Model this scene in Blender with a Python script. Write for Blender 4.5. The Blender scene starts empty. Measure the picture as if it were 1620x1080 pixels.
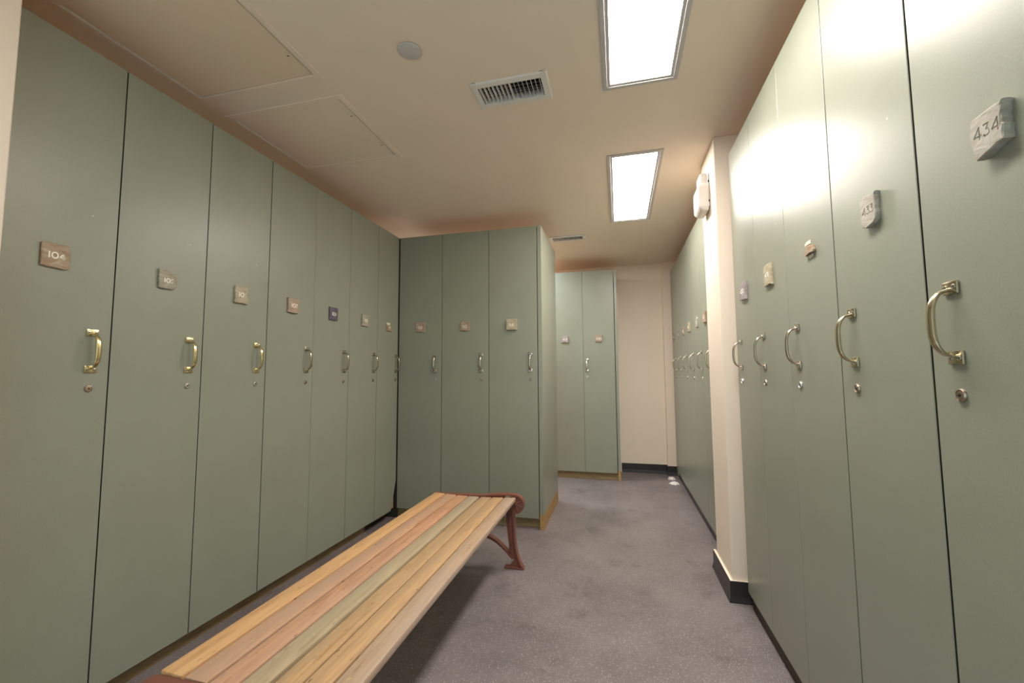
import bpy, bmesh, math, random
from mathutils import Vector, Matrix, noise
random.seed(7)
sc = bpy.context.scene
col = sc.collection
PI = math.pi

# ---------------------------------------------------------------- helpers
def lin(r, g, b):
    f = lambda c: (c/255/12.92) if c/255 <= .04045 else ((c/255+.055)/1.055)**2.4
    return (f(r), f(g), f(b), 1)

def box(bm, x0, x1, y0, y1, z0, z1, mi=0, bev=0, seg=1):
    vs = [bm.verts.new(p) for p in ((x0,y0,z0),(x1,y0,z0),(x1,y1,z0),(x0,y1,z0),(x0,y0,z1),(x1,y0,z1),(x1,y1,z1),(x0,y1,z1))]
    fs = [bm.faces.new([vs[i] for i in q]) for q in ((0,3,2,1),(4,5,6,7),(0,1,5,4),(1,2,6,5),(2,3,7,6),(3,0,4,7))]
    for f in fs: f.material_index = mi
    if bev:
        es = list({e for f in fs for e in f.edges})
        r = bmesh.ops.bevel(bm, geom=es, offset=bev, segments=seg, affect='EDGES', profile=.5)
        for f in r['faces']: f.material_index = mi
    return vs

def prism(bm, pts, axis, a, b, mi=0):
    """closed polygon pts (2-D) extruded along axis ('x','y','z') from a to b"""
    def P(p, t):
        return {'x': (t, p[0], p[1]), 'y': (p[0], t, p[1]), 'z': (p[0], p[1], t)}[axis]
    A = [bm.verts.new(P(p, a)) for p in pts]; B = [bm.verts.new(P(p, b)) for p in pts]
    n = len(pts); fs = [bm.faces.new(A), bm.faces.new(B[::-1])]
    for i in range(n):
        j = (i+1) % n
        fs.append(bm.faces.new((A[j], A[i], B[i], B[j])))
    for f in fs: f.material_index = mi
    return fs

def ribbon(bm, path, thick, axis, a, b, mi=0, closed=False):
    """strip of given thickness following a 2-D path, extruded along axis from a to b"""
    n = len(path); L = []; R = []
    for i in range(n):
        if closed: p0, p1 = path[i-1], path[(i+1) % n]
        else: p0, p1 = path[max(i-1, 0)], path[min(i+1, n-1)]
        dx, dy = p1[0]-p0[0], p1[1]-p0[1]; l = math.hypot(dx, dy) or 1
        nx, ny = -dy/l*thick/2, dx/l*thick/2
        L.append((path[i][0]+nx, path[i][1]+ny)); R.append((path[i][0]-nx, path[i][1]-ny))
    def P(p, t):
        return {'x': (t, p[0], p[1]), 'y': (p[0], t, p[1]), 'z': (p[0], p[1], t)}[axis]
    rings = [[bm.verts.new(P(L[i], a)), bm.verts.new(P(R[i], a)), bm.verts.new(P(R[i], b)), bm.verts.new(P(L[i], b))] for i in range(n)]
    m = n if closed else n-1
    for i in range(m):
        r0, r1 = rings[i], rings[(i+1) % n]
        for k in range(4):
            f = bm.faces.new((r0[k], r0[(k+1) % 4], r1[(k+1) % 4], r1[k])); f.material_index = mi
    if not closed:
        for r in (rings[0], rings[-1]):
            f = bm.faces.new(r); f.material_index = mi

def lathe(bm, prof, center, axis='y', n=24, mi=0):
    """profile [(radius, offset)] turned about an axis through center"""
    rings = []
    for r, o in prof:
        ring = []
        for k in range(n):
            a = 2*PI*k/n
            c, s = r*math.cos(a), r*math.sin(a)
            p = {'y': (c, o, s), 'z': (c, s, o), 'x': (o, c, s)}[axis]
            ring.append(bm.verts.new((center[0]+p[0], center[1]+p[1], center[2]+p[2])))
        rings.append(ring)
    for i in range(len(rings)-1):
        for k in range(n):
            f = bm.faces.new((rings[i][k], rings[i][(k+1) % n], rings[i+1][(k+1) % n], rings[i+1][k])); f.material_index = mi
    for r in (rings[0], rings[-1]):
        f = bm.faces.new(r); f.material_index = mi

def finish(name, bm, mats, parent=None, smooth=None):
    bmesh.ops.recalc_face_normals(bm, faces=bm.faces)
    me = bpy.data.meshes.new(name); bm.to_mesh(me); bm.free()
    for m in (mats if isinstance(mats, (list, tuple)) else [mats]): me.materials.append(m)
    if smooth is not None:
        for p in me.polygons: p.use_smooth = True
        me.set_sharp_from_angle(angle=math.radians(smooth))
    o = bpy.data.objects.new(name, me); col.objects.link(o)
    if parent: o.parent = parent
    return o

def struct(name, bm, mats, smooth=None):
    o = finish(name, bm, mats, None, smooth); o['kind'] = 'structure'; return o

def tag(o, label, cat, group=None):
    o['label'] = label; o['category'] = cat
    if group: o['group'] = group
    return o

def thing(name, label, cat, loc=(0, 0, 0), rz=0, group=None):
    o = bpy.data.objects.new(name, None); col.objects.link(o)
    o.empty_display_size = .1; o.location = loc; o.rotation_euler = (0, 0, rz)
    return tag(o, label, cat, group)

# ---------------------------------------------------------------- materials
def mat(name, base, rough=.5, metal=0, spec=.5):
    m = bpy.data.materials.new(name); m.use_nodes = True
    b = m.node_tree.nodes['Principled BSDF']
    b.inputs['Base Color'].default_value = base; b.inputs['Roughness'].default_value = rough
    b.inputs['Metallic'].default_value = metal; b.inputs['Specular IOR Level'].default_value = spec
    return m, m.node_tree, b

def N(nt, t, **kw):
    n = nt.nodes.new(t)
    for k, v in kw.items():
        if k in n.inputs: n.inputs[k].default_value = v
        else: setattr(n, k, v)
    return n

def coords(nt, scale=(1, 1, 1), rot=(0, 0, 0), src='Object'):
    t = nt.nodes.new('ShaderNodeTexCoord'); mp = nt.nodes.new('ShaderNodeMapping')
    mp.inputs['Scale'].default_value = scale; mp.inputs['Rotation'].default_value = rot
    nt.links.new(t.outputs[src], mp.inputs['Vector']); return mp.outputs['Vector']

def noise_tex(nt, vec, scale, detail=3, rough=.5, dist=0):
    n = N(nt, 'ShaderNodeTexNoise', Scale=scale, Detail=detail, Roughness=rough, Distortion=dist)
    nt.links.new(vec, n.inputs['Vector']); return n.outputs['Fac']

def ramp(nt, fac, stops):
    r = nt.nodes.new('ShaderNodeValToRGB'); e = r.color_ramp.elements
    while len(e) < len(stops): e.new(.5)
    for i, (p, c) in enumerate(stops):
        e[i].position = p; e[i].color = c if len(c) == 4 else (*c, 1)
    nt.links.new(fac, r.inputs['Fac']); return r.outputs['Color']

def mixc(nt, fac, a, b, blend='MIX'):
    m = nt.nodes.new('ShaderNodeMix'); m.data_type = 'RGBA'; m.blend_type = blend
    for s, v in ((0, fac), (6, a), (7, b)):
        if isinstance(v, (int, float, tuple)): m.inputs[s].default_value = v
        else: nt.links.new(v, m.inputs[s])
    return m.outputs[2]

def bump(nt, b, h, strength, dist):
    n = N(nt, 'ShaderNodeBump', Strength=strength, Distance=dist)
    nt.links.new(h, n.inputs['Height']); nt.links.new(n.outputs['Normal'], b.inputs['Normal'])

def painted(name, base, rough, var=.05, bscale=180, bstr=.15, spec=.3):
    m, nt, b = mat(name, base, rough, spec=spec)
    v = coords(nt)
    n1 = noise_tex(nt, v, 1.7, 4)
    dark = tuple(c*(1-var) for c in base[:3])+(1,); light = tuple(min(1, c*(1+var)) for c in base[:3])+(1,)
    nt.links.new(ramp(nt, n1, [(.3, dark), (.7, light)]), b.inputs['Base Color'])
    bump(nt, b, noise_tex(nt, v, bscale, 2), bstr, .001)
    return m

def laminate(name, base, rough=.32):
    m, nt, b = mat(name, base, rough, spec=.45)
    v = coords(nt)
    n1 = noise_tex(nt, v, 2.2, 5, .6); n2 = noise_tex(nt, v, 260, 2)
    d = tuple(c*.93 for c in base[:3])+(1,); l = tuple(c*1.06 for c in base[:3])+(1,)
    c1 = ramp(nt, n1, [(.3, d), (.7, l)])
    c2 = mixc(nt, .10, c1, ramp(nt, n2, [(.35, (0, 0, 0)), (.65, (.5, .5, .5))]), 'SOFT_LIGHT')
    # sparse pale nicks and hairline scratches
    vo = N(nt, 'ShaderNodeTexVoronoi', Scale=9.0); nt.links.new(v, vo.inputs['Vector'])
    nick = ramp(nt, vo.outputs['Distance'], [(.0, (1, 1, 1)), (.022, (1, 1, 1)), (.03, (0, 0, 0))])
    gate = ramp(nt, noise_tex(nt, v, 5.1, 1), [(.56, (0, 0, 0)), (.6, (.7, .7, .7))])
    k = mixc(nt, 1.0, nick, gate, 'MULTIPLY')
    nt.links.new(mixc(nt, k, c2, lin(200, 200, 185)), b.inputs['Base Color'])
    r = ramp(nt, n1, [(.3, (rough-.01,)*3), (.7, (rough+.03,)*3)])
    nt.links.new(r, b.inputs['Roughness'])
    bump(nt, b, n2, .06, .0006)
    return m

GREEN = lin(145, 148, 132)
M_GREEN = laminate('green_laminate', GREEN)
M_EDGE = painted('dark_edge_band', lin(52, 48, 38), .6)
M_RAW = None
def woodlike(name, a, bcol, worn=None, worn_amt=.5, axis='y', rough=.45, spec=.4, seed=0):
    m, nt, b = mat(name, a, rough, spec=spec)
    sc_ = {'x': (1.2, 22, 22), 'y': (22, 1.2, 22), 'z': (22, 22, 1.2)}[axis]
    t = nt.nodes.new('ShaderNodeTexCoord'); mp = nt.nodes.new('ShaderNodeMapping')
    mp.inputs['Scale'].default_value = sc_; mp.inputs['Location'].default_value = (seed*3.1, seed*7.7, seed)
    nt.links.new(t.outputs['Object'], mp.inputs['Vector']); v = mp.outputs['Vector']
    g = noise_tex(nt, v, 3.0, 6, .65, 1.2)
    c = ramp(nt, g, [(.34, bcol), (.5, a), (.66, tuple(min(1, x*1.15) for x in a[:3])+(1,))])
    if worn:
        v2 = coords(nt, tuple(q*.16 for q in sc_))
        w = ramp(nt, noise_tex(nt, v2, 2.6, 5, .7), [(.40, (0, 0, 0)), (.58, (worn_amt,)*3)])
        c = mixc(nt, w, c, worn)
        v3 = coords(nt, (30, 12, 30))
        fl = ramp(nt, noise_tex(nt, v3, 3.2, 3, .6), [(.67, (0, 0, 0)), (.71, (.65, .65, .65))])
        c = mixc(nt, fl, c, lin(214, 186, 132))
        v4 = coords(nt, (16, 4.5, 16))
        dk = ramp(nt, noise_tex(nt, v4, 4.1, 4, .65), [(.64, (0, 0, 0)), (.72, (.7, .7, .7))])
        c = mixc(nt, dk, c, lin(84, 58, 42))
    nt.links.new(c, b.inputs['Base Color'])
    bump(nt, b, g, .25, .0015)
    return m
M_RAW = woodlike('raw_tan_board', lin(178, 142, 92), lin(150, 112, 66), axis='x', rough=.6)
M_KICK = woodlike('brown_kick_board', lin(136, 114, 80), lin(108, 88, 58), axis='y', rough=.6)
M_KICKP = woodlike('pale_worn_kick_board', lin(158, 138, 98), lin(128, 106, 70), axis='x', rough=.6)
M_KICKD = woodlike('dark_brown_kick_board', lin(58, 42, 28), lin(40, 28, 18), axis='y', rough=.55)
M_BLACK = painted('black_vinyl', lin(44, 40, 40), .38, .12, 60, .2, .5)
M_WALL = painted('cream_wall_paint', lin(239, 223, 204), .72, .02, 220, .25)
M_CEIL = painted('ceiling_paint', lin(239, 223, 204), .62, .02, 200, .2)
M_PANEL = painted('access_panel_paint', lin(236, 216, 190), .58, .03, 200, .15)
M_PANEL2 = painted('access_panel_paint_clean', lin(238, 222, 202), .58, .02, 200, .15)
M_WHITE = painted('white_enamel', lin(226, 222, 216), .35, .015, 90, .03, .5)
M_TRIM = painted('pale_grey_trim', lin(196, 192, 190), .4, .01, 90, .02, .4)
M_CASE = painted('off_white_plastic', lin(214, 206, 198), .4, .01, 90, .03, .4)
M_DISC = painted('grey_white_plate', lin(200, 198, 194), .5, .01, 90, .03, .4)
M_DUCT = painted('dark_duct', lin(38, 30, 34), .8)
M_GREY = painted('grey_zinc', lin(120, 112, 114), .6)
M_DARK = painted('black_hole', lin(14, 12, 11), .7)
M_PAPER = painted('white_paper', lin(238, 230, 226), .85, .02, 90, .2, .2)
M_RESID = painted('dried_white_adhesive', lin(232, 228, 205), .8, .04, 120, .6, .2)
M_DIGIT = painted('cream_number_paint', lin(248, 244, 228), .6, .02, 90, .1, .3)
M_IRON = painted('red_brown_iron_paint', lin(122, 74, 60), .42, .08, 70, .25, .5)

def metal(name, base, rough, var=.05):
    m, nt, b = mat(name, base, rough, 1.0)
    v = coords(nt); n = noise_tex(nt, v, 25, 3)
    d = tuple(c*(1-var) for c in base[:3])+(1,); l = tuple(min(1, c*(1+var)) for c in base[:3])+(1,)
    nt.links.new(ramp(nt, n, [(.3, d), (.7, l)]), b.inputs['Base Color'])
    nt.links.new(ramp(nt, n, [(.3, (max(.05, rough-.02),)*3), (.7, (rough+.03,)*3)]), b.inputs['Roughness'])
    return m
M_BRASS = metal('polished_brass', lin(226, 212, 164), .24)
M_ANTIQUE = metal('aged_brass', lin(196, 184, 156), .24)
M_NICKEL = metal('worn_nickel', lin(196, 184, 166), .22)
M_STEEL = metal('bright_steel', lin(215, 213, 206), .25)
M_BRONZE = metal('bronze_lock', lin(186, 168, 152), .3)

def stone(name, a, bcol, c3):
    m, nt, b = mat(name, a, .75, spec=.25)
    v = coords(nt, (18, 18, 46), (0, .25, 0))
    n = noise_tex(nt, v, 1.3, 6, .65, .6)
    nt.links.new(ramp(nt, n, [(.3, bcol), (.5, a), (.7, c3)]), b.inputs['Base Color'])
    bump(nt, b, n, .55, .004)
    return m
STONE = {
 'brown': stone('brown_slate', lin(163, 141, 117), lin(141, 119, 95), lin(187, 171, 147)),
 'olive': stone('olive_slate', lin(158, 150, 132), lin(136, 128, 112), lin(178, 171, 154)),
 'tan': stone('tan_slate', lin(174, 161, 136), lin(154, 138, 110), lin(189, 180, 158)),
 'pink': stone('pink_slate', lin(167, 145, 126), lin(149, 126, 108), lin(182, 163, 145)),
 'purple': stone('purple_slate', lin(95, 86, 95), lin(80, 73, 82), lin(115, 106, 114)),
 'grey': stone('pale_grey_slate', lin(171, 165, 152), lin(152, 145, 130), lin(184, 179, 167)),
 'mauve': stone('mauve_slate', lin(156, 143, 141), lin(136, 123, 121), lin(172, 165, 165)),
 'rust': stone('rusty_slate', lin(163, 138, 114), lin(141, 110, 82), lin(174, 160, 143)),
}

def floor_mat():
    m, nt, b = mat('speckled_rubber_floor', lin(92, 84, 84), .42, spec=.5)
    v = coords(nt)
    base = ramp(nt, noise_tex(nt, v, 2.3, 6, .62), [(.28, lin(104, 95, 95)), (.5, lin(122, 112, 112)), (.75, lin(136, 126, 126))])
    dirt = ramp(nt, noise_tex(nt, v, 5.5, 5, .7), [(.55, (0, 0, 0)), (.72, (.5, .5, .5))])
    c = mixc(nt, dirt, base, lin(66, 56, 52))
    gr = ramp(nt, noise_tex(nt, v, 420, 2), [(.35, (.35, .35, .35)), (.65, (.68, .68, .68))])
    c = mixc(nt, .35, c, gr, 'OVERLAY')
    for s, th, amt in ((120, .17, .9), (75, .10, 1.0), (210, .2, .7)):
        vo = N(nt, 'ShaderNodeTexVoronoi', Scale=float(s)); nt.links.new(v, vo.inputs['Vector'])
        fl = ramp(nt, vo.outputs['Distance'], [(.0, (amt,)*3), (th*.8, (amt,)*3), (th*1.25, (0, 0, 0))])
        sel = ramp(nt, vo.outputs['Color'], [(.46, (0, 0, 0)), (.50, (1, 1, 1))])
        c = mixc(nt, mixc(nt, 1.0, fl, sel, 'MULTIPLY'), c, lin(214, 208, 204))
    nt.links.new(c, b.inputs['Base Color'])
    bump(nt, b, noise_tex(nt, v, 300, 2), .2, .001)
    return m
M_FLOOR = floor_mat()

def emit(name, colr, strength):
    m = bpy.data.materials.new(name); m.use_nodes = True; nt = m.node_tree
    nt.nodes.clear(); e = nt.nodes.new('ShaderNodeEmission'); o = nt.nodes.new('ShaderNodeOutputMaterial')
    e.inputs['Color'].default_value = colr; e.inputs['Strength'].default_value = strength
    nt.links.new(e.outputs[0], o.inputs[0]); return m
M_GLOW = emit('lit_diffuser', (1.0, .95, .885, 1), 9.5)

# ---------------------------------------------------------------- measures
XL, XR, XRR = -1.8447, .6154, .6244      # door fronts of the left row, right row, far right row
YB, YF, YW = 3.294, 4.95, 5.42           # back row fronts, far lockers fronts, back wall
ZB, ZT, HC = .0813, 2.3956, 2.5425       # door bottoms, door tops, ceiling

# ---------------------------------------------------------------- room shell
bm = bmesh.new(); box(bm, -2.5, 1.3, -.85, 5.6, -.1, 0); struct('floor', bm, M_FLOOR)

LIGHTS = [(-.0385, .2925, .770, 1.962), (-.0385, .2975, 2.588, 3.780)]
VENTS = [(-.6432, -.2778, 1.760, 1.948), (-.638, -.280, 4.045, 4.205)]
PANELS = [(-1.9325, -1.2935, .985, 1.526), (-1.9300, -1.2900, 1.700, 2.2455)]
holes = [(a+.02, b-.02, c+.02, d-.02) for a, b, c, d in LIGHTS+VENTS] + PANELS
xs = sorted({-2.5, 1.3} | {h[0] for h in holes} | {h[1] for h in holes})
ys = sorted({-.85, 5.6} | {h[2] for h in holes} | {h[3] for h in holes})
def solid(i, j):
    if not (0 <= i < len(xs)-1 and 0 <= j < len(ys)-1): return False
    cx, cy = (xs[i]+xs[i+1])/2, (ys[j]+ys[j+1])/2
    return not any(h[0] < cx < h[1] and h[2] < cy < h[3] for h in holes)
bm = bmesh.new()
T = HC+.12
for i in range(len(xs)-1):
    for j in range(len(ys)-1):
        if not solid(i, j): continue
        a, b, c, d = xs[i], xs[i+1], ys[j], ys[j+1]
        q = lambda *p: bm.faces.new([bm.verts.new(v) for v in p])
        q((a, c, HC), (a, d, HC), (b, d, HC), (b, c, HC)); q((a, c, T), (b, c, T), (b, d, T), (a, d, T))
        if not solid(i-1, j): q((a, c, HC), (a, c, T), (a, d, T), (a, d, HC))
        if not solid(i+1, j): q((b, c, HC), (b, d, HC), (b, d, T), (b, c, T))
        if not solid(i, j-1): q((a, c, HC), (b, c, HC), (b, c, T), (a, c, T))
        if not solid(i, j+1): q((a, d, HC), (a, d, T), (b, d, T), (b, d, HC))
bmesh.ops.remove_doubles(bm, verts=bm.verts, dist=1e-5)
struct('ceiling', bm, M_CEIL)

bm = bmesh.new(); box(bm, -2.5, -2.36, .8025, 5.6, 0, HC); box(bm, -2.36, -2.10, .8025, 3.29, ZT+.004, HC); box(bm, -2.5, -1.722, -.85, .8, 0, HC, bev=.004)  # box over the lockers: unseen bulkhead added to bounce light onto the ceiling
struct('wall_left', bm, M_WALL)
bm = bmesh.new(); box(bm, -2.36, 1.3, YW, 5.6, 0, HC); struct('wall_back', bm, M_WALL)
bm = bmesh.new(); box(bm, .5365, 1.12, 5.352, YW-.001, 0, HC, bev=.003); struct('wall_pilaster', bm, M_WALL)
bm = bmesh.new()                                     # wall behind the camera with a wide open doorway to the daylit lobby
box(bm, -1.72, -1.5, -.85, -.70, 0, HC); box(bm, .52, .638, -.85, -.70, 0, HC); box(bm, -1.5, .52, -.85, -.70, 2.35, HC)
struct('wall_front', bm, M_WALL)
bm = bmesh.new(); box(bm, 1.13, 1.3, -.85, 5.352, 0, HC); box(bm, .64, 1.13, -.85, .668, 0, HC); box(bm, .70, 1.13, 2.90, 3.105, 0, HC)
struct('wall_right', bm, M_WALL)
bm = bmesh.new(); box(bm, .5562, 1.128, 2.531, 2.895, 0, HC, bev=.005, seg=2); struct('wall_pillar', bm, M_WALL)

def cove(bm, p0, p1, nrm, h, t=.013, toe=.012, cap=False):
    """cove base board between floor points p0,p1 with outward normal nrm"""
    prof = [(0, 0), (t+toe, 0), (t+toe*.9, .006), (t+.003, .018), (t, .03), (t, h-.003), (t-.003, h), (0, h)]
    A = [bm.verts.new((p0[0]+nrm[0]*a, p0[1]+nrm[1]*a, z)) for a, z in prof]
    B = [bm.verts.new((p1[0]+nrm[0]*a, p1[1]+nrm[1]*a, z)) for a, z in prof]
    n = len(prof)
    bm.faces.new(A); bm.faces.new(B[::-1])
    for i in range(n):
        f = bm.faces.new((A[i], A[(i+1) % n], B[(i+1) % n], B[i]))
        if cap and i == n-2: f.material_index = 1
# pillar base: one mitred moulding round the corner
def cove_corner(name, pts, nrms, h, t, toe, mats):
    bm = bmesh.new()
    prof = [(0, 0, 0), (t+toe, 0, 0), (t+toe*.9, .006, 0), (t+.003, .02, 0), (t, .034, 0), (t, h-.002, 0), (t-.002, h, 0), (0, h, 0)]
    rings = [[bm.verts.new((p[0]+n[0]*a, p[1]+n[1]*a, z)) for a, z, _ in prof] for p, n in zip(pts, nrms)]
    k = len(prof)
    for r0, r1 in zip(rings, rings[1:]):
        for i in range(k):
            f = bm.faces.new((r0[i], r0[(i+1) % k], r1[(i+1) % k], r1[i]))
            if i == k-2: f.material_index = 1
    bm.faces.new(rings[0]); bm.faces.new(rings[-1])
    return struct(name, bm, mats)
cove_corner('baseboard_pillar', [(.556, 2.93), (.556, 2.5305), (.70, 2.5305)], [(-1, 0), (-1, -1), (0, -1)], .108, .015, .008, [M_BLACK, M_WALL])
cove_corner('baseboard_back', [(-.02+.03, YW-.0005), (.536, YW-.0005)], [(0, -1), (0, -1)], .107, .006, .006, [M_BLACK, M_BLACK])
cove_corner('baseboard_pilaster', [(.536, YW-.014), (.536, 5.3515), (.64, 5.3515)], [(-1, 0), (-1, -1), (0, -1)], .107, .006, .006, [M_BLACK, M_BLACK])

# ---------------------------------------------------------------- ceiling fittings
for (x0, x1, y0, y1), lab in zip(LIGHTS, ('long recessed ceiling light panel nearer the camera, cut by the top of the photo',
                                          'recessed ceiling light panel farther away, beyond the first light panel')):
    t = thing('ceiling_light', lab, 'light', ((x0+x1)/2, (y0+y1)/2, HC), 0, 'recessed ceiling lights')
    w, l = (x1-x0)/2, (y1-y0)/2
    bm = bmesh.new()
    for a, z0, z1 in ((0, -.007, -.0003), (.017, -.0035, .012)):       # outer flange and inner door frame
        b = .0195 if a == 0 else .034
        box(bm, -w+a, -w+b, -l+a, l-a, z0, z1, bev=.0012); box(bm, w-b, w-a, -l+a, l-a, z0, z1, bev=.0012)
        box(bm, -w+b, w-b, -l+a, -l+b, z0, z1, bev=.0012); box(bm, -w+b, w-b, l-b, l-a, z0, z1, bev=.0012)
    finish('frame', bm, M_TRIM, t)
    bm = bmesh.new(); box(bm, -w+.0335, w-.0335, -l+.0335, l-.0335, -.0012, .010); finish('diffuser', bm, M_GLOW, t)
    bm = bmesh.new(); box(bm, -w+.022, w-.022, -l+.022, l-.022, .013, .09); finish('housing', bm, M_WHITE, t)

for (x0, x1, y0, y1), lab in zip(VENTS, ('white ceiling air vent with dark louvres left of the nearer light panel',
                                         'small far ceiling air vent above the end of the short locker row')):
    t = thing('air_vent', lab, 'vent', ((x0+x1)/2, (y0+y1)/2, HC), 0, 'ceiling air vents')
    w, l = (x1-x0)/2, (y1-y0)/2; fr = .032
    bm = bmesh.new()
    for sx in (-1, 1):
        prism(bm, [(sx*w, -.0003), (sx*w, -.003), (sx*(w-.006), -.008), (sx*(w-fr), -.009), (sx*(w-fr), .02), (sx*(w-fr-.0), .02), (sx*(w-fr+.003), -.0003)], 'y', -l, l)
    for sy in (-1, 1):
        prism(bm, [(sy*l, -.0003), (sy*l, -.003), (sy*(l-.006), -.008), (sy*(l-fr), -.009), (sy*(l-fr), .02), (sy*(l-fr+.003), -.0003)], 'x', -w+fr*.4, w-fr*.4)
    finish('frame', bm, M_WHITE, t)
    n = 15; wi = w-fr
    for k in range(n):
        x = -wi+2*wi*(k+.5)/n; lean = .002 if k < 8 else -.003
        bm = bmesh.new()
        prism(bm, [(x-.0009-lean, -.007), (x+.0009-lean, -.007), (x+.0009+lean, .009), (x-.0009+lean, .009)], 'y', -l+fr, l-fr)
        finish('louvre', bm, M_WHITE, t)
    bm = bmesh.new()
    for k in range(5):
        y = -l+fr+(2*(l-fr))*(k+.5)/5; box(bm, -wi, wi, y-.002, y+.002, .018, .024)
    finish('damper', bm, M_GREY, t)
    bm = bmesh.new(); box(bm, -wi-.006, wi+.006, -l+.024, l-.024, .045, .08); finish('duct', bm, M_DUCT, t)

for (x0, x1, y0, y1), lab, st in zip(PANELS, ('ceiling access panel nearer the camera, cut by the top of the photo',
                                              'ceiling access panel farther away, above the green left lockers'), (0, 1)):
    t = thing('access_panel', lab, 'panel', ((x0+x1)/2, (y0+y1)/2, HC), 0, 'ceiling access panels')
    w, l = (x1-x0)/2, (y1-y0)/2
    bm = bmesh.new(); F = .029                                     # thin taped flange on the ceiling round the opening
    for a in ((-w-F, -w-.001, -l-F, l+F), (w+.001, w+F, -l-F, l+F), (-w-.001, w+.001, -l-F, -l-.001), (-w-.001, w+.001, l+.001, l+F)):
        box(bm, *a, -.0045, -.0002, bev=.0012)
    finish('frame', bm, M_CEIL, t)
    bm = bmesh.new(); box(bm, -w+.0035, w-.0065, -l+.003, l-.003, .0005, .018, bev=.001)
    d = finish('hatch', bm, (M_PANEL, M_PANEL2)[st], t)
    for sx, sy in ((.92, .55), (.92, -.5)):
        bm = bmesh.new(); box(bm, w*sx-.006, w*sx+.004, l*sy-.0018, l*sy+.0018, -.0022, -.0005, bev=.0004)
        finish('latch', bm, M_DUCT, d)
    bm = bmesh.new(); box(bm, -w+.002, w-.002, -l+.002, l-.002, .03, .06); finish('back_box', bm, M_DARK, t)
    bm = bmesh.new(); box(bm, -w+.001, -w+.0065, -l+.004, l-.004, -.0045, -.0008, bev=.0012); finish('hinge', bm, M_WHITE, t)

t = thing('sprinkler_cover', 'round white flat disc on the ceiling left of the nearer air vent', 'sprinkler', (-.809, 1.503, HC))
bm = bmesh.new(); lathe(bm, [(.0, -.0085), (.042, -.0085), (.0455, -.0075), (.0465, -.0055), (.0465, -.004), (.0, -.004)][1:-1], (0, 0, 0), 'z', 48)
finish('cover_plate', bm, M_DISC, t, 40)
bm = bmesh.new(); lathe(bm, [(.036, -.004), (.036, -.0002)], (0, 0, 0), 'z', 32); finish('collar', bm, M_DUCT, t, 40)

# ---------------------------------------------------------------- wall unit on the pillar
t = thing('wall_sensor', 'white plastic wall unit with a narrow neck, high on the cream pillar', 'sensor', (.556, 2.745, 2.17))
lv = [(.0, .046, .074), (.004, .050, .078), (.022, .064, .085), (.030, .0655, .085), (.142, .0655, .085), (.150, .064, .083), (.172, .052, .062), (.180, .049, .056), (.228, .049, .056), (.236, .046, .052), (.240, .040, .046)]
bm = bmesh.new(); rings = []
for z, d, w_ in lv:
    ch = .010
    rings.append([bm.verts.new(q) for q in ((-.010, -w_, z), (-d+ch, -w_, z), (-d+.003, -w_+.003, z), (-d, -w_+ch, z), (-d, w_-ch, z), (-d+.003, w_-.003, z), (-d+ch, w_, z), (-.010, w_, z))])
for r0, r1 in zip(rings, rings[1:]):
    for k in range(8): bm.faces.new((r0[k], r0[(k+1) % 8], r1[(k+1) % 8], r1[k]))
bm.faces.new(rings[0]); bm.faces.new(rings[-1])
finish('casing', bm, M_CASE, t, 40)
bm = bmesh.new(); box(bm, -.0095, -.0003, -.075, .075, .022, .225, bev=.002); finish('mounting_plate', bm, M_DISC, t)
bm = bmesh.new(); box(bm, -.0515, -.0485, -.035, .035, .190, .220, bev=.001); finish('lens', bm, M_DISC, t)
for z in (.05, .17):
    bm = bmesh.new(); box(bm, -.009, -.002, -.079, -.0745, z, z+.012, bev=.001); finish('clip', bm, M_DUCT, t)

# ---------------------------------------------------------------- locker kit
GLY = {
 '0': [[(.5+.5*math.cos(a), .5+.5*math.sin(a)) for a in [2*PI*k/20 for k in range(20)]]],
 '1': [[(.5, 0), (.5, 1)]],
 '2': [[(.05, .78), (.2, .95), (.5, 1), (.8, .93), (.92, .73), (.8, .5), (.45, .25), (.05, .03), (.98, .03)]],
 '3': [[(.08, .97), (.85, .97), (.45, .58), (.75, .55), (.93, .38), (.9, .15), (.6, .0), (.25, .02), (.05, .12)]],
 '4': [[(.98, .27), (.02, .27), (.72, 1), (.72, 0)]],
 '5': [[(.9, .97), (.25, .97), (.18, .58), (.6, .6), (.92, .4), (.85, .12), (.5, 0), (.08, .06)]],
 '6': [[(.75, 1), (.35, .75), (.1, .38), (.2, .1), (.5, 0), (.82, .1), (.92, .32), (.78, .55), (.5, .6), (.2, .48)]],
 '7': [[(.03, .97), (.95, .97), (.35, 0)]],
 '8': [[(.5, 1), (.8, .92), (.85, .75), (.5, .55), (.1, .3), (.2, .06), (.5, 0), (.8, .06), (.9, .3), (.5, .55), (.15, .75), (.2, .92)]],
 '9': [[(.25, 0), (.65, .25), (.9, .62), (.8, .9), (.5, 1), (.18, .9), (.08, .68), (.22, .45), (.5, .4), (.8, .52)]],
}
WID = {'1': .34, '0': .82, '4': .78}
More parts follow.
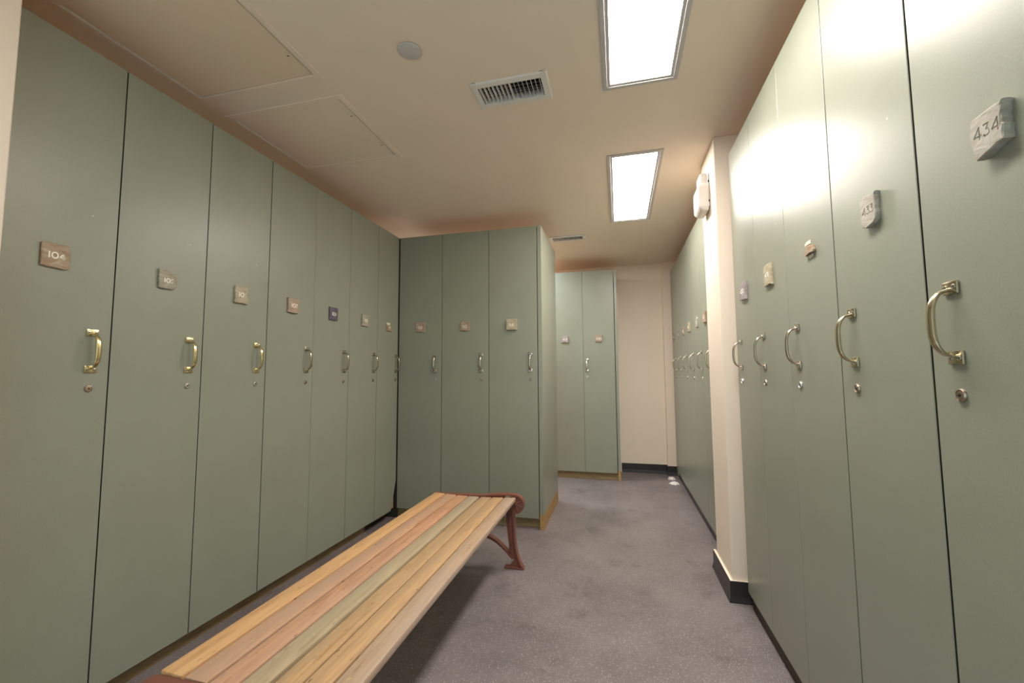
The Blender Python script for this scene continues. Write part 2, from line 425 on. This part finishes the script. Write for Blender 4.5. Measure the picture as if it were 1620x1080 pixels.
def digits(bm, text, cx, cz, h, y0, y1, thick, mi=0, skew=0.0, rise=0.0):
    ws = [h*WID.get(c, .58) for c in text]; gap = h*.2
    x = cx-(sum(ws)+gap*(len(text)-1))/2; x_c = cx
    for c, w in zip(text, ws):
        for path in GLY[c]:
            pts = [(x+p[0]*w, cz+(p[1]-.5)*h+rise*(x+p[0]*w-x_c)) for p in path]
            if c == '0': ribbon(bm, pts, thick, 'y', y0, y1, mi, True)
            else:                                            # one bar per stroke keeps corners crisp
                for a, b in zip(pts, pts[1:]):
                    l = math.hypot(b[0]-a[0], b[1]-a[1]); e = thick*.35/l
                    ribbon(bm, [(a[0]-(b[0]-a[0])*e, a[1]-(b[1]-a[1])*e), (b[0]+(b[0]-a[0])*e, b[1]+(b[1]-a[1])*e)], thick, 'y', y0, y1, mi)
        x += w+gap

def rough_outline(w, h, zc, xc=0, jit=.003, cut=0):
    c = [(-w/2, -h/2), (w/2, -h/2), (w/2, h/2), (-w/2, h/2)]
    pts = []
    for i in range(4):
        a, b = c[i], c[(i+1) % 4]
        for k in range(4):
            f = k/4
            pts.append((xc+a[0]+(b[0]-a[0])*f+random.uniform(-jit, jit)*(.6 if k else 1), zc+a[1]+(b[1]-a[1])*f+random.uniform(-jit, jit)*(.6 if k else 1)))
    return pts

def stone_slab(bm, out, t, chip=.0022, mi=0):
    """irregular stone slab: outline in (x, z), back on y=0, face at y=-t with chipped arrises"""
    pts = []
    n = len(out)
    for i in range(n):                                   # extra broken points along the sides
        a, b = out[i], out[(i+1) % n]
        l = math.hypot(b[0]-a[0], b[1]-a[1]); k = max(1, int(l/.009))
        for q in range(k):
            f = q/k
            pts.append((a[0]+(b[0]-a[0])*f+(random.uniform(-.0008, .0008) if q else 0), a[1]+(b[1]-a[1])*f+(random.uniform(-.0008, .0008) if q else 0)))
    cx = sum(p[0] for p in pts)/len(pts); cz = sum(p[1] for p in pts)/len(pts)
    rings = []
    for ins, y, jy in ((.0015, -.0002, 0), (0, -t*.35, .0008), (.0, -t+chip*.9, chip*.25), (chip, -t, 0)):
        ring = []
        for p in pts:
            dx, dz = cx-p[0], cz-p[1]; l = math.hypot(dx, dz)
            k = ins*(random.uniform(.4, 1.6) if y == -t else 1)
            ring.append(bm.verts.new((p[0]+dx/l*k, y+random.uniform(-jy, jy), p[1]+dz/l*k)))
        rings.append(ring)
    m = len(pts)
    for r0, r1 in zip(rings, rings[1:]):
        for i in range(m):
            f = bm.faces.new((r0[i], r0[(i+1) % m], r1[(i+1) % m], r1[i])); f.material_index = mi
    for r in (rings[0], rings[-1]):
        f = bm.faces.new(r); f.material_index = mi

def engrave(me_obj, cutter):
    """carve the cutter into the slab (evaluated boolean, the cutter object is removed)"""
    md = me_obj.modifiers.new('carve', 'BOOLEAN'); md.operation = 'DIFFERENCE'; md.object = cutter; md.solver = 'EXACT'; md.use_self = True
    bpy.context.view_layer.update()
    dg = bpy.context.evaluated_depsgraph_get()
    me = bpy.data.meshes.new_from_object(me_obj.evaluated_get(dg))
    me_obj.modifiers.clear(); me_obj.data = me
    bpy.data.objects.remove(cutter)

def handle_mesh():
    bm = bmesh.new()
    for z0, z1 in ((1.3440, 1.3685), (1.2120, 1.2375)):
        box(bm, -.0185, .0185, -.0055, -.0002, z0, z1, 0, .0016, 2)
    for z in (1.3575, 1.2235):
        for x in (-.0105, .0105):
            lathe(bm, [(.0048, -.0054), (.0046, -.0066), (.003, -.0071)], (x, 0, z), 'y', 14, 1)
            box(bm, x-.0034, x+.0034, -.0074, -.0070, z-.0006, z+.0006, 2)
    zc, hz = 1.290, .064; n = 26; rings = []
    for i in range(n+1):
        s = -1+2*i/n
        out = (1-abs(s)**3.2)**.5 if abs(s) < 1 else 0
        y = -.0035-.0345*out; z = zc+hz*s*(1-.10*(1-abs(s)))
        k = 1-abs(s)**3
        w = .0048+.0044*k; th = .0032+.0018*k
        s2 = min(1, max(-1, s+1e-3)); out2 = (1-abs(s2)**3.2)**.5 if abs(s2) < 1 else 0
        ty, tz = -(.0345)*(out2-out), hz*1e-3 or 1e-6
        if abs(s) > .985: ty, tz = (-1 if s < 0 else 1)*.9, .5
        l = math.hypot(ty, tz); ny, nz = tz/l, -ty/l
        ring = []
        for q in range(14):
            a = 2*PI*q/14; ca, sa = math.cos(a), math.sin(a)
            u = w*math.copysign(abs(ca)**.8, ca); v = th*math.copysign(abs(sa)**.8, sa)
            ring.append(bm.verts.new((u, y+ny*v, z+nz*v)))
        rings.append(ring)
    for r0, r1 in zip(rings, rings[1:]):
        for q in range(14): bm.faces.new((r0[q], r0[(q+1) % 14], r1[(q+1) % 14], r1[q]))
    bm.faces.new(rings[0]); bm.faces.new(rings[-1])
    return bm
def lock_mesh():
    bm = bmesh.new()
    lathe(bm, [(.0125, -.0002), (.0125, -.0024), (.0112, -.0048), (.0094, -.0052), (.0088, -.0034)], (0, 0, 1.1550), 'y', 24, 0)
    lathe(bm, [(.0083, -.0022), (.0083, -.0040), (.0076, -.0046)], (0, 0, 1.1550), 'y', 20, 0)
    box(bm, -.0050, .0050, -.0051, -.0044, 1.1542, 1.1558, 1)
    box(bm, -.0013, .0013, -.0051, -.0044, 1.1520, 1.1580, 1)
    return bm
HM, LM = {}, {}
def handle(door, x, m):
    if m.name not in HM:
        o = finish('pull_handle', handle_mesh(), [m, M_STEEL, M_DARK], door, 38); HM[m.name] = o
    else:
        o = HM[m.name].copy(); col.objects.link(o); o.parent = door
    o.location = (x, 0, 0); return o
def lock(door, x, m, dz=0):
    if m.name not in LM:
        o = finish('cam_lock', lock_mesh(), [m, M_DARK], door, 38); LM[m.name] = o
    else:
        o = LM[m.name].copy(); col.objects.link(o); o.parent = door
    o.location = (x, 0, dz); return o

def locker(label, face, a, b, front, hx, hmat, lmat, group, depth=.47, gaps=(.0015, .0015), chip=None):
    """locker unit; face = direction the door looks: '+x' '-y' '-x'. a<b is its span along the row. hx = handle offset from the door centre"""
    c = (a+b)/2; w = b-a
    loc, rz = {'+x': ((front, c, 0), PI/2), '-y': ((c, front, 0), 0), '-x': ((front, c, 0), -PI/2)}[face]
    t = thing('locker', label, 'locker', loc, rz, group)
    h = w/2
    bm = bmesh.new()                                      # carcass: sides, top, bottom, back and a shelf
    d0, d1, s = .0215, depth, .016
    x0, x1 = -h+.0008, h-.0008
    box(bm, x0, x0+s, d0, d1, ZB+.002, ZT-.004); box(bm, x1-s, x1, d0, d1, ZB+.002, ZT-.004)
    box(bm, x0+s, x1-s, d0, d1, ZB+.002, ZB+.02); box(bm, x0+s, x1-s, d0, d1, ZT-.022, ZT-.004)
    box(bm, x0+s, x1-s, d1-.008, d1, ZB+.02, ZT-.022); box(bm, x0+s, x1-s, d0+.01, d1-.008, 1.95, 1.968)
    finish('carcass', bm, M_RAW, t)
    bm = bmesh.new()
    gl, gr = gaps
    if chip:
        pts = [(-h+gl, ZB), (h-chip[0], ZB), (h-chip[0]*.78, ZB+.022), (h-chip[0]*.5, ZB+.1), (h-chip[0]*.18, ZB+.19), (h-gr, ZB+.235), (h-gr, ZT), (-h+gl, ZT)]
        prism(bm, pts, 'y', 0, .0205)
    else:
        box(bm, -h+gl, h-gr, 0, .0205, ZB, ZT, 0, .0012, 1)
    bmesh.ops.recalc_face_normals(bm, faces=bm.faces)
    for f in bm.faces:
        if abs(f.normal.x) > .9 or abs(f.normal.z) > .9: f.material_index = 1
    d = finish('door', bm, [M_GREEN, M_EDGE], t)
    if hmat: handle(d, hx, hmat)
    if lmat: lock(d, hx+(.002 if face != '+x' else -.001), lmat)
    return t, d

def plaque(d, out, t, st, text=None, dig=None, carve=False, dmat=None):
    bm = bmesh.new(); stone_slab(bm, out, t)
    if text and not carve:
        digits(bm, text, dig[0], dig[1], dig[2], -t-.0007, -t+.001, dig[2]*.18, 1)
    o = finish('number_plaque', bm, [STONE[st], dmat or M_DIGIT], d)
    if text and carve:
        cb = bmesh.new(); digits(cb, text, dig[0], dig[1], dig[2], -t-.003, -t+.0016, dig[2]*.14, 0, rise=dig[3] if len(dig) > 3 else 0)
        bmesh.ops.recalc_face_normals(cb, faces=cb.faces)
        me = bpy.data.meshes.new('cut'); cb.to_mesh(me); cb.free()
        c = bpy.data.objects.new('cut', me); col.objects.link(c)
        c.parent = d
        engrave(o, c)
    return o

# ---- left row: 104 .. 111
S = [.8045]+[1.163+.3605*k for k in range(6)]+[3.288]
G = [.0015, .002, .0018, .002, .0006, .0013, .0006, .0015]
left = [('104', M_BRASS, M_BRONZE, 'brown', None), ('105', M_BRASS, M_STEEL, 'olive', None), ('106', M_BRASS, M_STEEL, 'tan', None),
        ('107', M_NICKEL, M_BRONZE, 'pink', None), ('109', M_NICKEL, M_BRONZE, 'purple', None), ('110', M_NICKEL, M_BRONZE, 'olive', None), ('111', M_NICKEL, M_BRONZE, 'rust', None)]
P104 = [(-.0393,1.6448),(-.024,1.6495),(-.0021,1.6485),(.0357,1.6493),(.0384,1.6023),(.0368,1.5676),(.0253,1.5642),(-.0022,1.5659),(-.0215,1.5663),(-.0381,1.5684)]
P105 = [(-.0309,1.6433),(.0014,1.6432),(.0175,1.6308),(.0433,1.6343),(.0439,1.5796),(.0328,1.5652),(-.0057,1.5642),(-.0295,1.565)]
desc = {'104': 'green locker marked 104 with brass handle, first of the left row nearest the camera', '105': 'green locker marked 105 with brass handle in the left row',
        '106': 'green locker marked 106 with brass handle in the left row', '107': 'green locker marked 107 on pinkish stone in the left row',
        '109': 'green locker marked 109 on dark purple stone in the left row', '110': 'green locker marked 110 in the left row, second from the inner corner',
        '111': 'green locker with chipped number stone and damaged lower edge, ending the left row'}
for i, (num, hm, lm, st, _) in enumerate(left):
    a, b = S[i], S[i+1]; c = (a+b)/2
    hxw = {0: 1.1035, 1: 1.461, 2: 1.821, 3: 2.187, 4: 2.5515, 5: 2.9154, 6: 3.2495}[i]-c
    t, d = locker(desc[num], '+x', a, b, XL, hxw, hm, lm, 'left row of lockers', gaps=(G[i], G[i+1]), chip=(.082,) if num == '111' else None)
    if num == '104': plaque(d, P104, .009, st, num, (.0005, 1.6075, .0195))
    elif num == '105': plaque(d, P105, .011, st, num, (.008, 1.6, .0175))
    else:
        xc, w = {'106': (1.709, .074), '107': (2.061, .08), '109': (2.423, .083), '110': (2.788, .086), '111': (3.128, .066)}[num]
        z0, z1 = {'111': (1.556, 1.606)}.get(num, (1.5605, 1.647))
        o = rough_outline(w, z1-z0, (z0+z1)/2, xc-c, .0028)
        plaque(d, o, .013 if num != '109' else .011, st, num, (xc-c+(.003 if num != '111' else .002), 1.604 if num != '111' else 1.588, .021 if num != '111' else .015))
        if num == '111':
            bm = bmesh.new(); stone_slab(bm, rough_outline(.05, .016, 1.6165, xc-c-.002, .002), .004, .001); finish('adhesive_residue', bm, M_RESID, d)

bm = bmesh.new(); box(bm, -2.355, -1.8385, 3.300, 3.316, 0, ZT); struct('trim_1', bm, M_EDGE)   # closing strip in the inner corner

# ---- back row: 112 113 114
SB = [-1.838, -1.4385, -1.0238, -.6185]
back = [('112', M_NICKEL, M_STEEL, 'pink', 'green locker marked 112 in the corner of the short back row'),
        ('113', M_NICKEL, M_BRONZE, 'brown', 'green locker marked 113, middle of the three in the short back row'),
        ('114', M_NICKEL, M_BRONZE, 'tan', 'green locker marked 114, right end of the short back row behind the bench')]
PB_ = {'112': (-1.631, 1.6005, .085, .083), '113': (-1.228, 1.5957, .08, .079), '114': (-.828, 1.595, .086, .091)}
for i, (num, hm, lm, st, lab) in enumerate(back):
    a, b = SB[i], SB[i+1]; c = (a+b)/2
    t, d = locker(lab, '-y', a, b, YB, (-1.4975, -1.0895, -.6785)[i]-c, hm, lm, 'short back row of lockers', depth=.765, gaps=(.0018, .0018))
    x, z, w, h = PB_[num]
    o = rough_outline(w, h, z, x-c, .003 if num == '112' else .0015)
    if num != '112': o = [((p[0]-(x-c))*(.94 if k % 4 == 0 else 1)+x-c, (p[1]-z)*(.94 if k % 4 == 0 else 1)+z) for k, p in enumerate(o)]
    plaque(d, o, .012 if num != '114' else .02, st, num, (x-c-.002, z-.004, .0215))
t = thing('end_panel', 'pale green side panel with raw wood foot ending the short back row', 'panel', (-.599, YB, 0))
bm = bmesh.new(); box(bm, -.0155, .0165, -.001, .782, .112, ZT+.001, 0, .001)
finish('board', bm, M_GREEN, t)
bm = bmesh.new(); box(bm, -.0155, .0168, -.001, .782, .0, .1118, 0, .0008)
finish('foot_band', bm, M_RAW, t)['label'] = 'raw tan wood band along the floor'

# ---- far lockers facing the camera
SF = [-.775, -.392, -.036]
for i, (num, lab, x, st, hx) in enumerate((('417', 'far green locker marked 417, partly hidden behind the short back row', -.6045, 'mauve', -.735),
                                           ('420', 'far green locker marked 420 beside the cream end wall', -.2162, 'pink', -.353))):
    a, b = SF[i], SF[i+1]; c = (a+b)/2
    t, d = locker(lab, '-y', a, b, YF, hx-c, M_STEEL, M_STEEL, 'far pair of lockers by the end wall', depth=.462, gaps=(.001, .001))
    o = rough_outline(.082, .08, 1.599, x-c, .003)
    plaque(d, o, .014, st, num, (x-c+.004, 1.595, .024))
t = thing('end_panel', 'narrow side panel edge closing the right end of the far pair of lockers', 'panel', (-.018, YF, 0))
bm = bmesh.new(); box(bm, -.0115, .0165, -.001, .465, .112, ZT-.002, 0, .001); finish('board', bm, M_GREEN, t)
bm = bmesh.new(); box(bm, -.0115, .0168, -.001, .465, 0, .1118, 0, .0008); finish('foot_band', bm, M_RAW, t)['label'] = 'raw tan wood band along the floor'

# ---- right row: 434 (near) .. 430 (far)
SR = [.677]+[1.0356+.3585*k for k in range(5)]
GR = [.002, .003, .0024, .001, .0006, .001]
P434 = [(-.0114,1.6286),(.0043,1.6293),(.0269,1.6302),(.0482,1.6308),(.0444,1.6249),(.045,1.615),(.0429,1.6105),(.0442,1.6009),(.0435,1.5941),(.0463,1.5902),(.0441,1.5777),(.0448,1.5716),(.0453,1.5662),(.0331,1.565),(.0177,1.56),(.0034,1.5568),(-.0076,1.5547),(-.0105,1.5577),(-.013,1.5793),(-.0164,1.5835),(-.0191,1.5935),(-.0147,1.6243)]
P433 = [(-.0117,1.6313),(.0201,1.6323),(.0539,1.6316),(.0504,1.6244),(.0516,1.6017),(.0526,1.5776),(.0497,1.5645),(.0383,1.5575),(.0104,1.5527),(-.0059,1.559),(-.0091,1.5926)]
P432 = [[(.0372,1.6281),(.0367,1.615),(-.0057,1.6169),(-.0088,1.6216),(.0059,1.6287)], [(.0247,1.6087),(.0485,1.6069),(.0644,1.6032),(.0715,1.5876),(.0682,1.5802),(.0405,1.5828),(.0155,1.5779),(.0061,1.5816),(.0082,1.5972)], [(.0162,1.5791),(.0494,1.5795),(.0502,1.5688),(.0241,1.5663)]]
right = [('434', M_ANTIQUE, M_BRONZE, 'green locker carved 434 on pale stone, nearest of the right row'), ('433', M_ANTIQUE, M_BRONZE, 'green locker carved 433, second of the right row'),
         ('432', M_NICKEL, M_STEEL, 'green locker with a broken number stone between white glue remains, right row'),
         ('431', M_NICKEL, M_BRONZE, 'green locker marked 431 on pale tan stone, fourth of the right row'), ('430', M_NICKEL, M_STEEL, 'green locker marked 430 on mauve stone beside the pillar, last of the right row')]
for i, (num, hm, lm, lab) in enumerate(right):
    a, b = SR[i], SR[i+1]; c = (a+b)/2
    ly = (.967, 1.3177, 1.68, 2.0393, 2.3928)[i]
    # local x runs towards the camera here, so the door's far edge is its left one
    t, d = locker(lab, '-x', a, b, XR, c-ly, hm, lm, 'right row of lockers', gaps=(GR[i+1], GR[i]))
    if num == '434': plaque(d, P434, .017, 'grey', num, (.0165, 1.5975, .020, -.06), True)
    elif num == '433': plaque(d, P433, .013, 'grey', num, (.0225, 1.5945, .0195, 0), True)
    elif num == '432':
        bm = bmesh.new(); stone_slab(bm, P432[1], .011, .002); finish('number_plaque', bm, STONE['rust'], d)['label'] = 'broken remnant of a number stone'
        for q in (P432[0], P432[2]):
            bm = bmesh.new(); stone_slab(bm, q, .002, .0006); finish('adhesive_residue', bm, M_RESID, d)
    else:
        y, w = {'431': (1.925, .086), '430': (2.288, .106)}[num]
        o = rough_outline(w*.94, .084, 1.6, c-y, .004)
        plaque(d, o, .012, {'431': 'tan', '430': 'mauve'}[num], num, (c-y, 1.6, .020))

# ---- far right row beyond the pillar
e = [5.265-.3585*k for k in range(7)]
place = ['nearest, half hidden', 'second from the pillar', 'third from the pillar', 'fourth from the pillar', 'fifth from the pillar', 'farthest from it']
for k in range(6):
    b, a = e[k], e[k+1]; c = (a+b)/2; num = str(424+k)
    lab = 'green locker in the far right row beyond the pillar, ' + place[5-k]
    hy = (4.963, 4.612, 4.235, 3.868, 3.50, 3.16)[k]
    t, d = locker(lab, '-x', a, b, XRR, c-hy, M_NICKEL, M_BRONZE, 'far right row of lockers', gaps=(.0008, .0008))
    yc = (5.097, 4.729, 4.368, 4.008, 3.631, 3.31)[k]
    plaque(d, rough_outline(.076, .08, 1.603, c-yc, .004), (.006, .007, .009, .014, .011, .014)[k], ('mauve', 'mauve', 'pink', 'tan', 'grey', 'pink')[k], num, (c-yc, 1.602, .02))

# ---- toe kick boards under the rows
def kick(label, m, *boxes):
    bm = bmesh.new()
    for q in boxes: box(bm, *q, 0, .001)
    return tag(finish('toe_kick', bm, m), label, 'toe kick')
kick('long brown toe kick board under the left row of lockers', M_KICK, (-1.923, -1.905, .8045, 2.935, 0, ZB))
kick('short dark toe kick board set back under the last left locker by the corner', M_KICKD, (-1.955, -1.937, 2.937, 3.299, 0, ZB))
kick('pale worn toe kick board under the short back row of lockers', M_KICKP, (-1.932, -.6175, YB+.05, YB+.068, 0, ZB))
kick('pale wooden toe kick board under the far pair of lockers', M_KICKP, (-.775, -.032, YF+.045, YF+.063, 0, ZB))
kick('dark brown toe kick board under the right row of lockers', M_KICKD, (.634, .652, .677, 2.468, 0, ZB))
kick('black toe kick strip under the far right row of lockers', M_BLACK, (.6448, .66, 3.114, 5.265, 0, ZB))

# ---------------------------------------------------------------- bench
BX, Y0, Y1 = -.913, .905, 2.612
bench = thing('bench', 'long backless wooden slat bench with red-brown cast iron ends', 'bench', (BX, (Y0+Y1)/2, 0))
yc = (Y0+Y1)/2
slatm = [woodlike('bench_slat_wood_%s' % n, a, b, w, k, seed=i) for i, (n, a, b, w, k) in enumerate((
    ('orange', lin(208, 162, 112), lin(186, 136, 88), lin(206, 172, 132), .4), ('rose', lin(200, 156, 120), lin(178, 132, 96), lin(184, 152, 130), .8),
    ('russet', lin(198, 150, 116), lin(176, 126, 92), lin(188, 156, 134), .65), ('ochre', lin(182, 160, 126), lin(156, 132, 98), lin(174, 160, 134), .85),
    ('tan', lin(192, 156, 114), lin(166, 128, 88), lin(172, 146, 116), .8), ('gold', lin(198, 160, 116), lin(170, 130, 88), lin(178, 150, 120), .75), ('grey', lin(188, 156, 124), lin(164, 130, 98), lin(178, 158, 142), .9)))]
names = ('light orange outermost slat on the locker side', None, 'russet slat', 'pale weathered slat beside the widest gap', None, None, 'greyish worn outermost slat on the aisle side')
pitch = .0785
for i in range(7):
    x = (i-3)*pitch+.003; w = .0715 if i != 3 else .069
    if i == 3: x -= .002
    if i == 4: x += .002
    ztop = .4235+.0075*(x/.24)**2; tilt = math.atan(2*.0075*x/.24**2)*.8
    bm = bmesh.new(); box(bm, -w/2, w/2, Y0-yc, Y1-yc, -.0235, 0, 0, .0045, 2)
    bmesh.ops.rotate(bm, verts=bm.verts, cent=(0, 0, 0), matrix=Matrix.Rotation(-tilt, 3, 'Y'))
    bmesh.ops.translate(bm, verts=bm.verts, vec=(x, 0, ztop))
    o = finish('slat', bm, slatm[i], bench, 40)
    if names[i]: o['label'] = names[i]
def end_frame(ys, inward):
    """cast end: ys = outer Y of the casting (local), inward = direction of the slats"""
    bm = bmesh.new()
    a, b = sorted((ys, ys+inward*.046)); ym = (a+b)/2
    R, cx, cz, czl = .054, .266, .3885, .366
    arc = [PI*k/14*1.25 for k in range(15)]                     # scroll, from its top round and under
    topx = [cx*k/12 for k in range(12)]
    ease = lambda x: .5-.5*math.cos(PI*min(1, x/.21))
    rr_ = [(x, .424+(cz+R-.424)*ease(x)) for x in topx]+[(cx+R*math.sin(t), cz+R*math.cos(t)) for t in arc]
    ll_ = [(-x, .424+(czl+R-.424)*ease(x)) for x in topx[1:]]+[(-cx-R*math.sin(t), czl+R*math.cos(t)) for t in arc]
    path = ll_[::-1]+rr_
    # slats run into the casting, so the rim band lies just outside their ends
    r0, r1 = sorted((ys, ys+inward*.040)); ribbon(bm, path, .009, 'y', r0, r1)
    w0, w1 = ym-.007, ym+.007
    # seat bearer below the slats
    bear = [(x, .4235+.0075*(x/.24)**2-.0245) for x in [-.262+.524*k/16 for k in range(17)]]
    prism(bm, [(x, z-.003) for x, z in path if abs(x) < .215 and z > .40]+[(.214, .372), (-.214, .372)], 'y', w0, w1)
    l0, l1 = sorted((ys, ys+inward*.085)); ribbon(bm, [(x, z-.004) for x, z in bear], .008, 'y', l0, l1)
    web = [(x, z-.004) for x, z in bear]+[(x, z) for x, z in [(.24-.48*k/12, .372-.004*math.cos(PI*(k/12-.5))) for k in range(13)]]
    prism(bm, web, 'y', w0, w1)
    for s in (1, -1):
        cz = .3885 if s == 1 else .366
        # rosette disc in the scroll
        n = 32
        for side, yy in ((-1, w0-.006), (1, w1+.006)):
            cen = bm.verts.new((s*cx, yy, cz)); rings = []
            for rr in (.011, .03, .0505):
                ring = []
                for k in range(n):
                    t = 2*PI*k/n; dep = (.0055 if k % 4 == 0 else (.0 if k % 4 == 2 else .0035)) if rr > .011 else .0
                    ring.append(bm.verts.new((s*cx+rr*math.sin(t), yy-side*dep, cz+rr*math.cos(t))))
                rings.append(ring)
            for k in range(n): bm.faces.new((cen, rings[0][k], rings[0][(k+1) % n]))
            for p, q in zip(rings, rings[1:]):
                for k in range(n): bm.faces.new((p[k], p[(k+1) % n], q[(k+1) % n], q[k]))
        lathe(bm, [(.0515, w0-.003), (.0515, w1+.003)], (s*cx, 0, cz), 'y', 28)
        lathe(bm, [(.009, a+.002), (.011, a+.006), (.011, b-.006), (.009, b-.002)], (s*cx, 0, cz), 'y', 16)
        outer = [(.258, .345), (.2605, .30), (.262, .25), (.264, .187), (.270, .13), (.281, .08), (.298, .035), (.3225, 0)]
        inner = [(.199, 0), (.197, .0135), (.236, .019), (.242, .035), (.256, .050), (.252, .060), (.214, .098), (.222, .104), (.2305, .108), (.2300, .14), (.2236, .187), (.2165, .25), (.213, .30), (.212, .355)]
        prism(bm, [(s*x, z) for x, z in outer+inner], 'y', w0, w1)
        ribbon(bm, [(s*(x-.003), z) for x, z in outer[:-1]]+[(s*.317, .0025)], .008, 'y', a+.003, b-.003)
        ribbon(bm, [(s*(x+.003), z) for x, z in inner[-7:]], .008, 'y', a+.003, b-.003)
        box(bm, min(s*.197, s*.321), max(s*.197, s*.321), a+.002, b-.002, 0, .012, 0, .002)
    arch = [(.250, .058), (.222, .086), (.180, .124), (.145, .150), (.105, .170), (.06, .181), (0, .185)]
    arch = arch+[(-x, z) for x, z in arch[-2::-1]]
    ribbon(bm, arch, .018, 'y', w0, w1); up = [(x, z+.008) for x, z in arch]
    ribbon(bm, up, .008, 'y', a+.002, b-.002)
    return finish('end_frame', bm, M_IRON, bench, 35)
end_frame(Y1-yc+.044, -1)
end_frame(Y0-yc-.044, 1)

# ---------------------------------------------------------------- litter by the far right row
def scrap(lab, x, y, w, d, seed):
    rnd = random.Random(seed); bm = bmesh.new()
    n = 14
    out = [((w/2)*(1 if k % 2 else .72)*rnd.uniform(.85, 1.1)*math.cos(2*PI*k/n), (d/2)*(1 if k % 2 else .72)*rnd.uniform(.85, 1.1)*math.sin(2*PI*k/n)) for k in range(n)]
    lo = [bm.verts.new((p[0], p[1], .0005)) for p in out]
    mid = [bm.verts.new((p[0]*.95, p[1]*.95, .0045+rnd.uniform(0, .006))) for p in out]
    up = [bm.verts.new((p[0]*.5+rnd.uniform(-.006, .006), p[1]*.5+rnd.uniform(-.006, .006), .014+rnd.uniform(-.004, .012))) for p in out]
    top = bm.verts.new((0, 0, .017)); bot = bm.verts.new((0, 0, .0005))
    for r0, r1 in ((lo, mid), (mid, up)):
        for k in range(n): bm.faces.new((r0[k], r0[(k+1) % n], r1[(k+1) % n], r1[k]))
    for k in range(n):
        bm.faces.new((up[k], up[(k+1) % n], top)); bm.faces.new((lo[(k+1) % n], lo[k], bot))
    o = finish('paper_scrap', bm, M_PAPER); o.location = (x, y, 0)
    return tag(o, lab, 'paper scrap', 'paper scraps on the floor')
scrap('crumpled white paper scrap on the floor, nearer of the two by the far right lockers', .556, 4.95, .108, .11, 3)
scrap('crumpled white paper scrap on the floor, farther of the two by the end wall', .552, 5.17, .10, .12, 8)

# cool lamp of the side aisle behind the short back row
la = bpy.data.lights.new('aisle_lamp', 'AREA'); la.shape = 'RECTANGLE'; la.size = 1.1; la.size_y = .3; la.energy = 8; la.color = (.80, .92, 1.0)
lo_ = bpy.data.objects.new('aisle_lamp', la); col.objects.link(lo_); lo_.location = (-1.35, 4.52, HC-.01)

# ---------------------------------------------------------------- camera, world, view
f, yaw, pitch, roll = 667.5126, .2464, .0760, -.0060
yaw, pitch, roll = math.radians(14.11711277), math.radians(4.35178727), math.radians(-.34163349)
fw = Vector((-math.sin(yaw)*math.cos(pitch), math.cos(yaw)*math.cos(pitch), math.sin(pitch)))
r = Vector((math.cos(yaw), math.sin(yaw), 0)); u = r.cross(fw)
r2 = r*math.cos(roll)+u*math.sin(roll); u2 = -r*math.sin(roll)+u*math.cos(roll)
cam = bpy.data.cameras.new('camera'); co = bpy.data.objects.new('camera', cam); col.objects.link(co)
cam.sensor_fit = 'HORIZONTAL'; cam.sensor_width = 36; cam.lens = f/1620*36; cam.clip_start = .02
m = Matrix((r2, u2, -fw)).transposed().to_4x4(); m.translation = (0, 0, 1.2); co.matrix_world = m
sc.camera = co
w = bpy.data.worlds.new('world'); sc.world = w; w.use_nodes = True
w.node_tree.nodes['Background'].inputs[0].default_value = (.20, .275, .31, 1)
sc.view_settings.view_transform = 'Standard'; sc.view_settings.look = 'None'
sc.view_settings.gamma = 1; sc.view_settings.use_curve_mapping = False
sc.view_settings.exposure = 2.06
sc.cycles.max_bounces = 16; sc.cycles.diffuse_bounces = 12
